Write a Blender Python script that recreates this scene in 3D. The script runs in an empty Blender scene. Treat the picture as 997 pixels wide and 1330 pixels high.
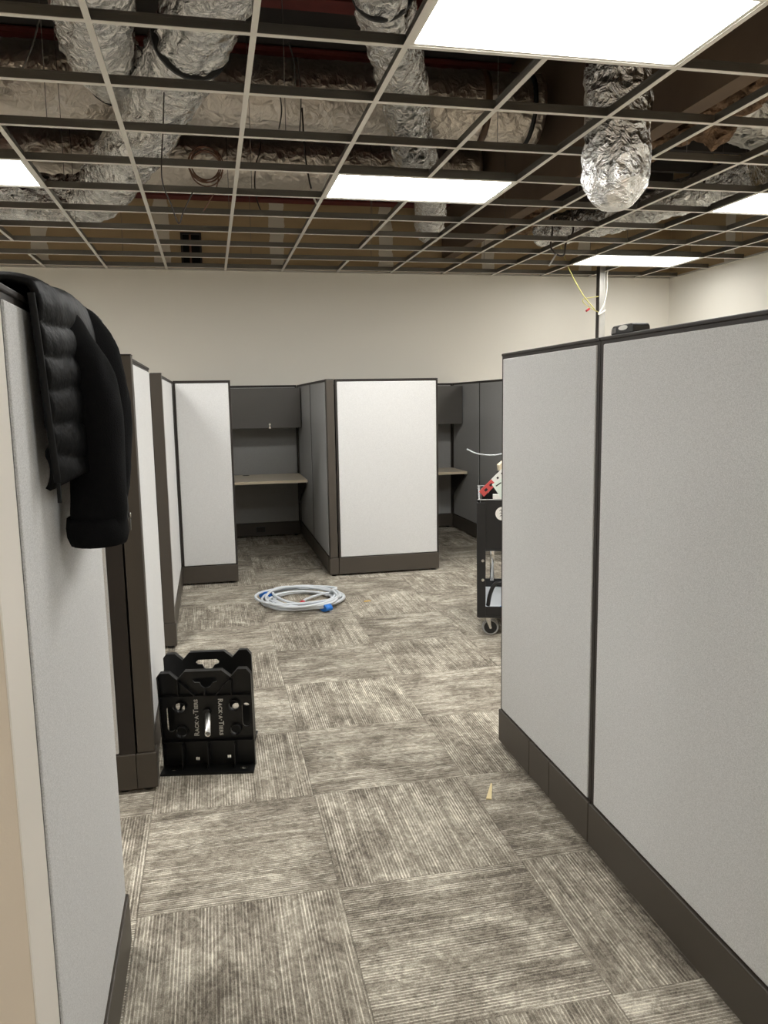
import bpy, bmesh, math, random
from mathutils import Vector, Matrix, noise as mnoise
random.seed(7)
scene = bpy.context.scene
COL = scene.collection
R = math.radians

# ------------------------------------------------------------------ camera
CAMF, PITCH, YAW, ROLL, EYE = 1020.6859, 0.1417, 0.2142, -0.0169, 1.5189
fw = Vector((math.sin(YAW)*math.cos(PITCH), math.cos(YAW)*math.cos(PITCH), -math.sin(PITCH)))
r0 = Vector((math.cos(YAW), -math.sin(YAW), 0)); u0 = r0.cross(fw)
rt = math.cos(ROLL)*r0 + math.sin(ROLL)*u0
up = -math.sin(ROLL)*r0 + math.cos(ROLL)*u0
cd = bpy.data.cameras.new('camera'); cam = bpy.data.objects.new('camera', cd); COL.objects.link(cam)
cd.sensor_fit = 'VERTICAL'; cd.sensor_height = 36; cd.sensor_width = 27
cd.lens = 36*CAMF/1330; cd.clip_start = 0.05; cd.clip_end = 100
m = Matrix.Identity(4)
for i, v in enumerate((rt, up, -fw)):
    m[0][i], m[1][i], m[2][i] = v
m[2][3] = EYE
cam.matrix_world = m
scene.camera = cam

def ray(x, y):
    return (x-498.5)/CAMF*rt - (y-665)/CAMF*up + fw
def on_z(x, y, z):                      # pixel -> point on the level z
    d = ray(x, y); t = (z-EYE)/d.z; return Vector((0, 0, EYE)) + d*t
def on_y(x, y, Y):
    d = ray(x, y); t = Y/d.y; return Vector((0, 0, EYE)) + d*t

# ------------------------------------------------------------------ world, exposure
w = bpy.data.worlds.new('world'); scene.world = w; w.use_nodes = True
w.node_tree.nodes['Background'].inputs[0].default_value = (0.5, 0.5, 0.5, 1)
w.node_tree.nodes['Background'].inputs[1].default_value = 0.02
scene.view_settings.view_transform = 'Standard'
scene.view_settings.look = 'None'
scene.view_settings.gamma = 1
scene.view_settings.use_curve_mapping = False
scene.view_settings.exposure = 1.5
PANEL_LIGHT = 9.0                      # strength of the LED panels

# ------------------------------------------------------------------ materials
def mat(name, col=(.5, .5, .5), rough=.6, metal=0., bump=None, var=None, spec=.5, sheen=0.):
    """bump=(scale, strength, distance); var=(scale, amount, colour2)"""
    M = bpy.data.materials.new(name); M.use_nodes = True
    nt = M.node_tree; b = nt.nodes['Principled BSDF']
    b.inputs['Base Color'].default_value = (*col, 1); b.inputs['Roughness'].default_value = rough
    b.inputs['Metallic'].default_value = metal; b.inputs['Specular IOR Level'].default_value = spec
    if sheen: b.inputs['Sheen Weight'].default_value = sheen
    tc = nt.nodes.new('ShaderNodeTexCoord')
    if var:
        n = nt.nodes.new('ShaderNodeTexNoise'); n.inputs['Scale'].default_value = var[0]; n.inputs['Detail'].default_value = 5
        nt.links.new(tc.outputs['Object'], n.inputs['Vector'])
        cr = nt.nodes.new('ShaderNodeValToRGB')
        cr.color_ramp.elements[0].position = .5-var[1]; cr.color_ramp.elements[1].position = .5+var[1]
        cr.color_ramp.elements[0].color = (*col, 1); cr.color_ramp.elements[1].color = (*var[2], 1)
        nt.links.new(n.outputs['Fac'], cr.inputs['Fac']); nt.links.new(cr.outputs['Color'], b.inputs['Base Color'])
    if bump:
        n = nt.nodes.new('ShaderNodeTexNoise'); n.inputs['Scale'].default_value = bump[0]; n.inputs['Detail'].default_value = 4
        nt.links.new(tc.outputs['Object'], n.inputs['Vector'])
        bp = nt.nodes.new('ShaderNodeBump'); bp.inputs['Strength'].default_value = bump[1]; bp.inputs['Distance'].default_value = bump[2]
        nt.links.new(n.outputs['Fac'], bp.inputs['Height']); nt.links.new(bp.outputs['Normal'], b.inputs['Normal'])
    return M

def srgb(r, g, b):
    f = lambda c: (c/255/12.92 if c/255 <= .04045 else ((c/255+.055)/1.055)**2.4)
    return (f(r), f(g), f(b))

MT = {}
MT['paint'] = mat('wall_paint', srgb(238, 234, 224), .75, bump=(260, .12, .002))
MT['paint2'] = mat('wall_paint_front', srgb(222, 208, 190), .7, bump=(260, .12, .002))
MT['paint_end'] = mat('wall_end_paint', srgb(232, 226, 217), .65, bump=(260, .1, .002))
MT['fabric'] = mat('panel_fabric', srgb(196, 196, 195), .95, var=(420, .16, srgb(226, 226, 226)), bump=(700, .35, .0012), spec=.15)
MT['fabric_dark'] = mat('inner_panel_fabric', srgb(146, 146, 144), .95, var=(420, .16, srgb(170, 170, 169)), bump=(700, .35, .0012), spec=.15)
MT['bronze'] = mat('bronze_trim', srgb(74, 68, 61), .45, bump=(900, .05, .0005), spec=.4)
MT['trim_dark'] = mat('dark_trim', srgb(48, 43, 40), .5, spec=.35)
MT['bin'] = mat('bin_paint', srgb(88, 85, 81), .5)
MT['lam'] = mat('laminate', srgb(240, 228, 208), .4, var=(60, .2, srgb(228, 214, 192)))
MT['black'] = mat('black_plastic', (.012, .012, .013), .42, bump=(300, .12, .001))
MT['rackblack'] = mat('moulded_black_plastic', (.005, .005, .005), .36, bump=(500, .15, .0006), spec=.4)
MT['rubber'] = mat('rubber', (.008, .008, .008), .8, spec=.2)
MT['greywheel'] = mat('grey_tread', (.33, .33, .33), .6)
MT['chrome'] = mat('chrome', (.75, .74, .72), .2, 1)
MT['conduit'] = mat('conduit_steel', (.72, .71, .69), .3, 1, bump=(90, .15, .001))
MT['galv'] = mat('galvanised_steel', (.20, .19, .17), .42, .85, bump=(60, .1, .001))
MT['white_tee'] = mat('tee_white', srgb(225, 222, 214), .5)
MT['white'] = mat('white_plastic', srgb(238, 237, 232), .45)
MT['ink'] = mat('ink', (.02, .02, .025), .6)
MT['print'] = mat('pale_print', srgb(196, 194, 188), .6)
MT['deck'] = mat('roof_deck', (.045, .042, .04), .85, var=(3, .2, (.06, .05, .045)))
MT['redbeam'] = mat('red_primer', (.16, .026, .02), .7, var=(4, .2, (.09, .016, .014)))
MT['cable_grey'] = mat('grey_cable', srgb(208, 213, 218), .5)
MT['blue'] = mat('blue_tape', srgb(36, 118, 210), .5)
MT['red'] = mat('red_cap', srgb(196, 40, 52), .45)
MT['wood'] = mat('pale_wood', srgb(226, 208, 160), .7)
MT['yellowbit'] = mat('yellow_bit', srgb(216, 176, 84), .6)
MT['wire_dark'] = mat('dark_wire', (.03, .022, .018), .5)
MT['wire_brown'] = mat('copper_brown_wire', (.16, .075, .045), .45)
MT['wire_steel'] = mat('steel_wire', (.16, .15, .14), .5, .6)
MT['wire_yellow'] = mat('yellow_wire', srgb(205, 196, 120), .5)
MT['wire_white'] = mat('white_wire', srgb(235, 232, 222), .5)
MT['pole'] = mat('pole_aluminium', (.50, .49, .46), .42, .55)
MT['green'] = mat('green_wire', (.015, .15, .085), .45)
MT['paper'] = mat('pale_paper', srgb(226, 238, 228), .7)
MT['cream'] = mat('cream_card', srgb(226, 212, 184), .75)
MT['redtool'] = mat('red_tool', srgb(206, 84, 80), .5)
MT['jacket'] = mat('black_nylon', (.002, .002, .0022), .55, bump=(45, .6, .006), spec=.14)
MT['knit'] = mat('black_fleece', (.0055, .0055, .006), .95, bump=(420, .6, .003), spec=.1)
MT['metalfoil_strap'] = mat('duct_strap', (.01, .01, .01), .5)
MT['tape_brown'] = mat('brown_tape', (.11, .06, .03), .45)

def foil(name, base, rough, crinkle=.9):
    M = bpy.data.materials.new(name); M.use_nodes = True; nt = M.node_tree; b = nt.nodes['Principled BSDF']
    b.inputs['Base Color'].default_value = (*base, 1); b.inputs['Metallic'].default_value = 1; b.inputs['Roughness'].default_value = rough
    tc = nt.nodes.new('ShaderNodeTexCoord')
    v = nt.nodes.new('ShaderNodeTexVoronoi'); v.inputs['Scale'].default_value = 15; v.feature = 'F1'
    n = nt.nodes.new('ShaderNodeTexNoise'); n.inputs['Scale'].default_value = 9; n.inputs['Detail'].default_value = 8; n.inputs['Distortion'].default_value = 1.6
    mx = nt.nodes.new('ShaderNodeMixRGB'); mx.inputs[0].default_value = .12
    nt.links.new(tc.outputs['Object'], n.inputs['Vector'])
    nt.links.new(n.outputs['Color'], mx.inputs[2]); nt.links.new(tc.outputs['Object'], mx.inputs[1])
    nt.links.new(mx.outputs[0], v.inputs['Vector'])
    ad = nt.nodes.new('ShaderNodeMath'); ad.operation = 'ADD'
    nt.links.new(v.outputs['Distance'], ad.inputs[0]); nt.links.new(n.outputs['Fac'], ad.inputs[1])
    bp = nt.nodes.new('ShaderNodeBump'); bp.inputs['Strength'].default_value = crinkle; bp.inputs['Distance'].default_value = .035
    nt.links.new(ad.outputs[0], bp.inputs['Height']); nt.links.new(bp.outputs['Normal'], b.inputs['Normal'])
    return M
MT['foil'] = foil('crinkled_foil', (.90, .90, .89), .2, 1.0)
MT['foil2'] = foil('duct_wrap_foil', (.74, .68, .61), .34, .45)
MT['foil3'] = foil('dull_foil', (.62, .6, .56), .32, .8)

def emit(name, col, s):
    M = bpy.data.materials.new(name); M.use_nodes = True; nt = M.node_tree; b = nt.nodes['Principled BSDF']
    b.inputs['Base Color'].default_value = (.8, .8, .8, 1)
    b.inputs['Emission Color'].default_value = (*col, 1); b.inputs['Emission Strength'].default_value = s
    return M
MT['led'] = emit('led_diffuser', (1, .99, .955), PANEL_LIGHT)
MT['led_dim'] = emit('led_diffuser_dimmed', (1, .99, .955), PANEL_LIGHT*.4)

def carpet():
    M = bpy.data.materials.new('carpet_tile'); M.use_nodes = True; nt = M.node_tree; N = nt.nodes; L = nt.links
    b = N['Principled BSDF']; b.inputs['Roughness'].default_value = .97; b.inputs['Specular IOR Level'].default_value = .1
    tc = N.new('ShaderNodeTexCoord'); oi = N.new('ShaderNodeObjectInfo')
    sd = N.new('ShaderNodeMath'); sd.operation = 'MULTIPLY'; sd.inputs[1].default_value = 97; L.new(oi.outputs['Random'], sd.inputs[0])
    def nz(sx, sy, det, dist, rough=.5):
        mp = N.new('ShaderNodeMapping'); mp.inputs['Scale'].default_value = (sx, sy, 1); L.new(tc.outputs['Object'], mp.inputs['Vector'])
        n = N.new('ShaderNodeTexNoise'); n.noise_dimensions = '4D'; n.inputs['Scale'].default_value = 1
        n.inputs['Detail'].default_value = det; n.inputs['Distortion'].default_value = dist; n.inputs['Roughness'].default_value = rough
        L.new(mp.outputs[0], n.inputs['Vector']); L.new(sd.outputs[0], n.inputs['W']); return n.outputs['Fac']
    def math_(op, a, c):
        n = N.new('ShaderNodeMath'); n.operation = op
        for i, v in enumerate((a, c)):
            if isinstance(v, (int, float)): n.inputs[i].default_value = v
            else: L.new(v, n.inputs[i])
        return n.outputs[0]
    def ramp(f, p0, p1, a=0., c=1.):
        n = N.new('ShaderNodeMapRange'); n.inputs[1].default_value = p0; n.inputs[2].default_value = p1
        n.inputs[3].default_value = a; n.inputs[4].default_value = c; L.new(f, n.inputs[0]); return n.outputs[0]
    lines = ramp(nz(115, 1.4, 2, 0), .34, .66)           # fine tufted rows along local y
    rows = N.new('ShaderNodeTexWave'); rows.wave_type = 'BANDS'; rows.bands_direction = 'X'
    rows.inputs['Scale'].default_value = 31; rows.inputs['Distortion'].default_value = .25; rows.inputs['Detail'].default_value = 1
    L.new(tc.outputs['Object'], rows.inputs['Vector'])
    rw = ramp(rows.outputs['Fac'], .5, .98)
    rw = math_('MULTIPLY', rw, ramp(nz(40, 3.5, 2, .3), .35, .62))
    feather = ramp(nz(26, 17, 3, 2.2, .6), .36, .64)   # irregular feathered streaks
    patch = ramp(nz(4.5, 3.2, 3, 1.2), .36, .66)         # broad light and dark drifts
    grain = nz(330, 330, 2, 0)
    s = math_('ADD', math_('MULTIPLY', lines, .16), math_('MULTIPLY', rw, .36))
    s = math_('ADD', s, math_('MULTIPLY', feather, .25)); s = math_('ADD', s, math_('MULTIPLY', patch, .26))
    s = math_('ADD', s, math_('MULTIPLY', math_('SUBTRACT', grain, .5), .75))
    cr = N.new('ShaderNodeValToRGB'); e = cr.color_ramp.elements
    e[0].position = .12; e[0].color = (*srgb(98, 91, 82), 1); e[1].position = .85; e[1].color = (*srgb(240, 234, 218), 1)
    k = e.new(.48); k.color = (*srgb(164, 156, 142), 1)
    L.new(s, cr.inputs[0]); L.new(cr.outputs[0], b.inputs['Base Color'])
    bp = N.new('ShaderNodeBump'); bp.inputs['Strength'].default_value = .5; bp.inputs['Distance'].default_value = .003
    L.new(s, bp.inputs['Height']); L.new(bp.outputs[0], b.inputs['Normal'])
    return M
MT['carpet'] = carpet()
MT['slab'] = mat('subfloor', (.05, .048, .045), .9)

def rawboard():
    """unpainted drywall: brown paper with pale joint compound stripes every stud bay"""
    M = mat('raw_drywall', srgb(150, 128, 100), .85); nt = M.node_tree; N = nt.nodes; L = nt.links; b = N['Principled BSDF']
    tc = N.new('ShaderNodeTexCoord'); sp = N.new('ShaderNodeSeparateXYZ'); L.new(tc.outputs['Object'], sp.inputs[0])
    ad = N.new('ShaderNodeMath'); ad.operation = 'ADD'; L.new(sp.outputs[0], ad.inputs[0]); L.new(sp.outputs[1], ad.inputs[1])
    n = N.new('ShaderNodeTexNoise'); n.inputs['Scale'].default_value = 7; n.inputs['Detail'].default_value = 4; L.new(tc.outputs['Object'], n.inputs[0])
    m1 = N.new('ShaderNodeMath'); m1.operation = 'MULTIPLY_ADD'; m1.inputs[1].default_value = .10; L.new(n.outputs['Fac'], m1.inputs[0]); L.new(ad.outputs[0], m1.inputs[2])
    md = N.new('ShaderNodeMath'); md.operation = 'MODULO'; md.inputs[1].default_value = 1.2192; L.new(m1.outputs[0], md.inputs[0])
    ab = N.new('ShaderNodeMath'); ab.operation = 'ABSOLUTE'; L.new(md.outputs[0], ab.inputs[0])
    lt = N.new('ShaderNodeMath'); lt.operation = 'LESS_THAN'; lt.inputs[1].default_value = .16; L.new(ab.outputs[0], lt.inputs[0])
    mx = N.new('ShaderNodeMixRGB'); mx.inputs[1].default_value = (*srgb(182, 158, 122), 1); mx.inputs[2].default_value = (*srgb(222, 214, 198), 1)
    L.new(lt.outputs[0], mx.inputs[0]); L.new(mx.outputs[0], b.inputs['Base Color'])
    return M
MT['raw'] = rawboard()
MT['brownboard'] = mat('brown_gypsum', srgb(112, 94, 76), .9, var=(2.5, .25, srgb(96, 80, 66)))
MT['insul'] = mat('insulation_wool', srgb(150, 122, 96), 1, var=(14, .2, srgb(98, 76, 58)), bump=(60, 1, .02))

# ------------------------------------------------------------------ mesh helpers
class MB:
    def __init__(s): s.v = []; s.f = []; s.m = []; s.sm = []
    def add(s, vs, fs, mi=0, smooth=False):
        o = len(s.v); s.v += [tuple(p) for p in vs]
        for f in fs: s.f.append(tuple(i+o for i in f)); s.m.append(mi); s.sm.append(smooth)
        return s
    def box(s, x0, x1, y0, y1, z0, z1, mi=0, T=None):
        vs = [Vector((x, y, z)) for z in (z0, z1) for y in (y0, y1) for x in (x0, x1)]
        if T: vs = [T @ p for p in vs]
        return s.add(vs, [(0, 2, 3, 1), (4, 5, 7, 6), (0, 1, 5, 4), (2, 6, 7, 3), (0, 4, 6, 2), (1, 3, 7, 5)], mi)
    def prism(s, poly, y0, y1, mi=0, T=None):          # poly in x,z ; extruded along y
        n = len(poly); vs = [Vector((x, y0, z)) for x, z in poly] + [Vector((x, y1, z)) for x, z in poly]
        if T: vs = [T @ p for p in vs]
        return s.add(vs, [tuple(range(n)), tuple(range(2*n-1, n-1, -1))] + [(i, i+n, (i+1) % n+n, (i+1) % n) for i in range(n)], mi)
    def tube(s, pts, rad, seg=10, mi=0, cap=True, close=False, flat=None, rfun=None):
        pts = [Vector(p) for p in pts]; n = len(pts)
        if not hasattr(rad, '__len__'): rad = [rad]*n
        tang = []
        for i in range(n):
            a = pts[i-1] if (i > 0 or close) else pts[i]; c = pts[(i+1) % n] if (i < n-1 or close) else pts[i]
            tang.append((c-a).normalized())
        nrm = Vector((0, 0, 1)) if abs(tang[0].z) < .9 else Vector((0, -1, 0))
        vs = []
        for i in range(n):
            nrm = nrm - tang[i]*nrm.dot(tang[i])
            nrm.normalize(); bn = tang[i].cross(nrm)
            for k in range(seg):
                a = 2*math.pi*k/seg; q = rad[i]
                if rfun: q = q*rfun(i, k, a, pts[i])
                fa, fb = flat if flat else (1, 1)
                vs.append(pts[i] + nrm*(math.cos(a)*q*fa) + bn*(math.sin(a)*q*fb))
        fs = []
        for i in range(n if close else n-1):
            j = (i+1) % n
            for k in range(seg): fs.append((i*seg+k, i*seg+(k+1) % seg, j*seg+(k+1) % seg, j*seg+k))
        s.add(vs, fs, mi, True)
        if cap and not close:
            o = len(s.v)-n*seg
            s.f.append(tuple(range(o+seg-1, o-1, -1))); s.m.append(mi); s.sm.append(False)
            s.f.append(tuple(range(o+(n-1)*seg, o+n*seg))); s.m.append(mi); s.sm.append(False)
        return s
    def cyl(s, a, c, r, seg=16, mi=0): return s.tube([a, c], r, seg, mi)
    def mesh(s, name, mats):
        me = bpy.data.meshes.new(name); me.from_pydata(s.v, [], s.f)
        for k in (mats if isinstance(mats, (list, tuple)) else [mats]): me.materials.append(MT[k])
        for p, mi, sm in zip(me.polygons, s.m, s.sm): p.material_index = mi; p.use_smooth = sm
        bm = bmesh.new(); bm.from_mesh(me); bmesh.ops.recalc_face_normals(bm, faces=bm.faces); bm.to_mesh(me); bm.free()
        me.update(); return me
    def obj(s, name, mats, parent=None, bevel=0):
        return link(name, s.mesh(name, mats), parent, bevel)

def link(name, me, parent=None, bevel=0):
    o = bpy.data.objects.new(name, me); COL.objects.link(o)
    if parent: o.parent = parent
    if bevel:
        b = o.modifiers.new('bevel', 'BEVEL'); b.width = bevel; b.segments = 2; b.limit_method = 'ANGLE'
    return o
def tag(o, label=None, cat=None, group=None, kind=None):
    if label: o['label'] = label
    if cat: o['category'] = cat
    if group: o['group'] = group
    if kind: o['kind'] = kind
    return o
def empty(name, loc=(0, 0, 0), rz=0, label=None, cat=None, group=None, kind=None):
    o = bpy.data.objects.new(name, None); COL.objects.link(o); o.location = loc; o.rotation_euler = (0, 0, rz)
    o.empty_display_size = .1
    return tag(o, label, cat, group, kind)
def bx(name, x0, x1, y0, y1, z0, z1, mats, parent=None, bevel=0):
    return MB().box(x0, x1, y0, y1, z0, z1).obj(name, mats, parent, bevel)

def spline(pts, n=8, close=False):                      # Catmull-Rom
    P = [Vector(p) for p in pts]; out = []; L = len(P)
    rng = range(L if close else L-1)
    for i in rng:
        p0 = P[i-1] if (i > 0 or close) else P[i]*2-P[i+1]
        p1 = P[i]; p2 = P[(i+1) % L]; p3 = P[(i+2) % L] if (i+2 < L or close) else p2*2-p1
        for k in range(n):
            t = k/n
            out.append(.5*((2*p1)+(p2-p0)*t+(2*p0-5*p1+4*p2-p3)*t*t+(3*p1-p0-3*p2+p3)*t*t*t))
    if not close: out.append(P[-1])
    return out
def resample(pts, step):
    out = [pts[0]]; acc = 0
    for a, c in zip(pts, pts[1:]):
        d = (c-a).length
        while acc+d >= step:
            a = a+(c-a)*((step-acc)/d); d = (c-a).length; acc = 0; out.append(a)
        acc += d
    out.append(pts[-1]); return out

def filled(splines, depth, name):
    """flat plate cut from 2D outlines (first the outside, then the holes), depth thick, standing in XZ"""
    cu = bpy.data.curves.new(name, 'CURVE'); cu.dimensions = '2D'; cu.fill_mode = 'BOTH'; cu.extrude = depth/2
    for sp in splines:
        q = cu.splines.new('POLY'); q.points.add(len(sp)-1); q.use_cyclic_u = True
        for i, (x, z) in enumerate(sp): q.points[i].co = (x, z, 0, 1)
    o = bpy.data.objects.new(name, cu); COL.objects.link(o)
    bpy.context.view_layer.update()
    me = bpy.data.meshes.new_from_object(o.evaluated_get(bpy.context.evaluated_depsgraph_get()))
    bpy.data.objects.remove(o); bpy.data.curves.remove(cu)
    me.transform(Matrix.Rotation(math.pi/2, 4, 'X')); me.materials.clear(); me.name = name
    return me
def text_mesh(body, size, name, smallcaps=False, depth=.0006):
    cu = bpy.data.curves.new(name, 'FONT'); cu.body = body; cu.size = size; cu.extrude = depth
    cu.align_x = 'CENTER'; cu.align_y = 'CENTER'; cu.space_character = 1.12
    cu.offset = size*.03
    if smallcaps:
        cu.small_caps_scale = .74
        for k in cu.body_format: k.use_small_caps = True
    o = bpy.data.objects.new(name, cu); COL.objects.link(o); bpy.context.view_layer.update()
    me = bpy.data.meshes.new_from_object(o.evaluated_get(bpy.context.evaluated_depsgraph_get()))
    bpy.data.objects.remove(o); bpy.data.curves.remove(cu); me.name = name
    me.transform(Matrix.Rotation(math.pi/2, 4, 'X')); me.materials.clear()
    return me

# ------------------------------------------------------------------ the setting
G = .6096
GX, GY, CZ = .2344, 3.3164, 2.934                      # ceiling grid origin and level
XL, XR, YB, YF = -8.2, 5.6, 8.98, 1.26                 # room: left, right, back, front
DECK = 4.35
fl = bx('floor', -8.4, 6.2, -2.6, 9.2, -.15, -.008, 'slab'); tag(fl, 'grey patterned carpet tile floor laid quarter turned', kind='structure')
FX, FY = .3275, 2.2654
tb = MB().box(-G/2+.0006, G/2-.0006, -G/2+.0006, G/2-.0006, -.0079, 0)
tme = tb.mesh('carpet_tile', 'carpet')
for i in range(-7, 9):
    for j in range(-6, 12):
        cx, cy = FX+(i+.5)*G, FY+(j+.5)*G
        if cx < -4 or cx > XR+.3 or cy > YB+.3: continue
        t = link('carpet_tile', tme, fl); t.location = (cx, cy, 0)
        t.rotation_euler = (0, 0, (0 if (i+j) % 2 == 0 else math.pi/2) + (math.pi if random.random() < .5 else 0))

cf_ = bx('carpet_field', XL-.1, FX-7*G, -2.5, YB+.1, -.0079, 0, 'carpet', fl); cf_['kind'] = 'stuff'

def struct(name, x0, x1, y0, y1, z0, z1, mt, label=None):
    o = bx(name, x0, x1, y0, y1, z0, z1, mt); return tag(o, label, kind='structure')
struct('wall_back', XL-.12, XR+.12, YB, YB+.12, 0, CZ+.02, 'paint', 'plain off-white painted back wall of the office')
struct('wall_back_upper', XL-.12, XR+.12, YB, YB+.12, CZ+.021, 3.72, 'raw', 'unpainted brown drywall above the ceiling grid with pale joint stripes')
struct('wall_right', XR, XR+.12, YF-.13, YB, 0, CZ+.02, 'paint', 'off-white painted wall on the right')
struct('wall_right_upper', XR, XR+.12, YF-.13, YB, CZ+.021, DECK, 'raw', 'unpainted drywall above the ceiling on the right')
struct('wall_left', XL-.12, XL, YF-.13, YB, 0, DECK, 'paint', 'off-white painted wall on the left')
struct('wall_back_header', XL-.12, XR+.12, YB+.02, YB+.12, 3.721, DECK, 'deck', 'dark gap over the top of the back wall')
# the drywall stub the photographer stands beside
struct('wall_front_left', XL-.12, -.292, YF-.13, YF, 0, DECK, 'paint2', 'cream drywall wall end at the left edge of the view')
struct('trim_1', -.2915, -.289, YF-.131, YF, 0, DECK, 'paint_end', 'white finished end of the drywall stub')
struct('wall_front_right', 1.27, XR+.12, YF-.13, YF, 0, DECK, 'paint2', 'cream drywall wall to the right of the entry')
struct('wall_entry_back', XL-.12, XR+.12, -2.62, -2.5, 0, CZ, 'paint', 'wall behind the entry')
struct('wall_entry_left', XL-.12, XL, -2.5, YF-.13, 0, CZ, 'paint', 'left wall of the entry')
struct('wall_entry_right', XR, XR+.12, -2.5, YF-.13, 0, CZ, 'paint', 'right wall of the entry')
struct('ceiling_entry', XL-.12, XR+.12, -2.62, YF-.13, CZ+.003, CZ+.05, 'paint', 'ceiling of the entry')
struct('ceiling_deck', XL-.12, XR+.12, YF-.13, YB+.12, DECK+.001, DECK+.1, 'deck', 'dark roof deck above the open ceiling grid')
struct('wall_bulkhead', 2.68, 2.80, YF, YB-.01, 3.1, DECK, 'brownboard', 'brown gypsum bulkhead wall hanging above the ceiling grid')

# ceiling grid --------------------------------------------------------------
ce = empty('ceiling', (0, 0, 0), label='open suspended ceiling grid of white tees without tiles', kind='structure')
def tee_mesh(l0, l1, name):                             # along X: flange, web, bulb
    b = MB()
    b.box(l0, l1, -.0125, .0125, 0, .0025, 0)
    b.box(l0, l1, -.002, .002, .0026, .036, 1)
    b.box(l0, l1, -.0035, .0035, .036, .046, 1)
    return b.mesh(name, ['white_tee', 'galv'])
lights = [(1, -1), (1, 3), (-4, 3), (6, 3), (6, 7), (-4, -1), (6, -1), (-9, -1), (-9, 3), (-9, 7)]
empty_bays = [(1, 7), (-4, 7)]
JMIN, JMAX = -3, 9
x0s = [XL+.012, GX-3*G, GX+3*G, XR-.012]
for j in range(JMIN, JMAX+1):
    y = GY+j*G
    if y < YF+.05 or y > YB-.05: continue
    for a, c in zip(x0s, x0s[1:]):
        o = link('main_tee', tee_mesh(0, c-a-.001, 'main_tee'), ce); o.location = (a, y, CZ)
ct = tee_mesh(.0128, G-.0128, 'cross_tee')
for i in range(-10, 9):
    for j in range(JMIN-1, JMAX+1):
        y0 = GY+j*G
        L_ = G
        if any(i == a+1 and j == bj for a, bj in lights+empty_bays): continue
        if y0 < YF: continue
        if y0+G > YB: continue
        o = link('cross_tee', ct, ce); o.location = (GX+i*G, y0, CZ); o.rotation_euler = (0, 0, math.pi/2)
st = tee_mesh(.0128, YB-(GY+9*G)-.004, 'cross_tee')
for i in range(-6, 9):
    o = link('cross_tee', st, ce); o.location = (GX+i*G, GY+9*G, CZ); o.rotation_euler = (0, 0, math.pi/2)
wa = MB(); wa.box(XL, XR, YB-.022, YB-.001, CZ-.001, CZ+.0015); wa.box(XL, XR, YB-.0025, YB-.0005, CZ-.001, CZ+.022); wa.obj('wall_angle', 'white_tee', ce)
wa = MB(); wa.box(XR-.022, XR-.001, YF, YB-.024, CZ-.001, CZ+.0015); wa.box(XR-.0025, XR-.0005, YF, YB-.024, CZ-.001, CZ+.022); wa.obj('wall_angle', 'white_tee', ce)
hw = MB().tube([(0, 0, .03), (.004, .003, .5), (0, 0, DECK-CZ)], .0022, 5).mesh('hanger_wire', 'wire_steel')
for i in range(-4, 9, 2):
    for j in range(0, 9, 2):
        o = link('hanger_wire', hw, ce); o.location = (GX+i*G+.12*(j % 3), GY+j*G, CZ)

# LED panels ----------------------------------------------------------------
def led(i, j, label, yoff=None, xoff=None, z=CZ+.003, lamp='led'):
    x = GX+i*G if xoff is None else xoff; y = GY+j*G if yoff is None else yoff
    t = empty('ceiling_light', (x, y, z), 0, label, 'light panel', 'LED panels in the ceiling grid')
    w_, d_ = 2*G-.014, G-.014; e = .007
    f = MB(); k = .022
    f.box(e, e+w_, e, e+k, 0, .03); f.box(e, e+w_, e+d_-k, e+d_, 0, .03)
    f.box(e, e+k, e+k, e+d_-k, 0, .03); f.box(e+w_-k, e+w_, e+k, e+d_-k, 0, .03)
    f.obj('frame', 'white_tee', t)
    bx('diffuser', e+k, e+w_-k, e+k, e+d_-k, .004, .010, lamp, t)
    bx('housing', e+.01, e+w_-.01, e+.01, e+d_-.01, .0302, .06, 'galv', t)
    if yoff is None: bx('driver_box', .5, .86, .2, .32, .0605, .10, 'galv', t)
led(1, -1, 'largest LED light panel at the top of the view')
led(1, 3, 'LED light panel over the middle of the aisle')
led(-4, 3, 'LED light panel cut off by the left edge of the view')
led(6, 3, 'LED light panel cut off by the right edge of the view')
led(6, 7, 'farthest LED light panel above the grey power pole', lamp='led_dim')
led(-4, -1, 'LED light panel over the left cubicles near the entry')
led(6, -1, 'LED light panel over the right side near the entry')
led(-9, -1, 'LED light panel over the far left bay near the entry')  # this and the next two are unseen, added to brighten the left side
led(-9, 3, 'LED light panel over the middle of the far left bay')
led(-9, 7, 'LED light panel over the far left bay by the back wall')
led(0, 0, 'LED light panel in the entry ceiling right of the camera', -.9, 1.0, CZ-.062)
led(0, 0, 'LED light panel in the entry ceiling left of the camera', -1.2, -3.3, CZ-.062)  # second entry lamp, out of view, added to lift the near cream wall

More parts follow.
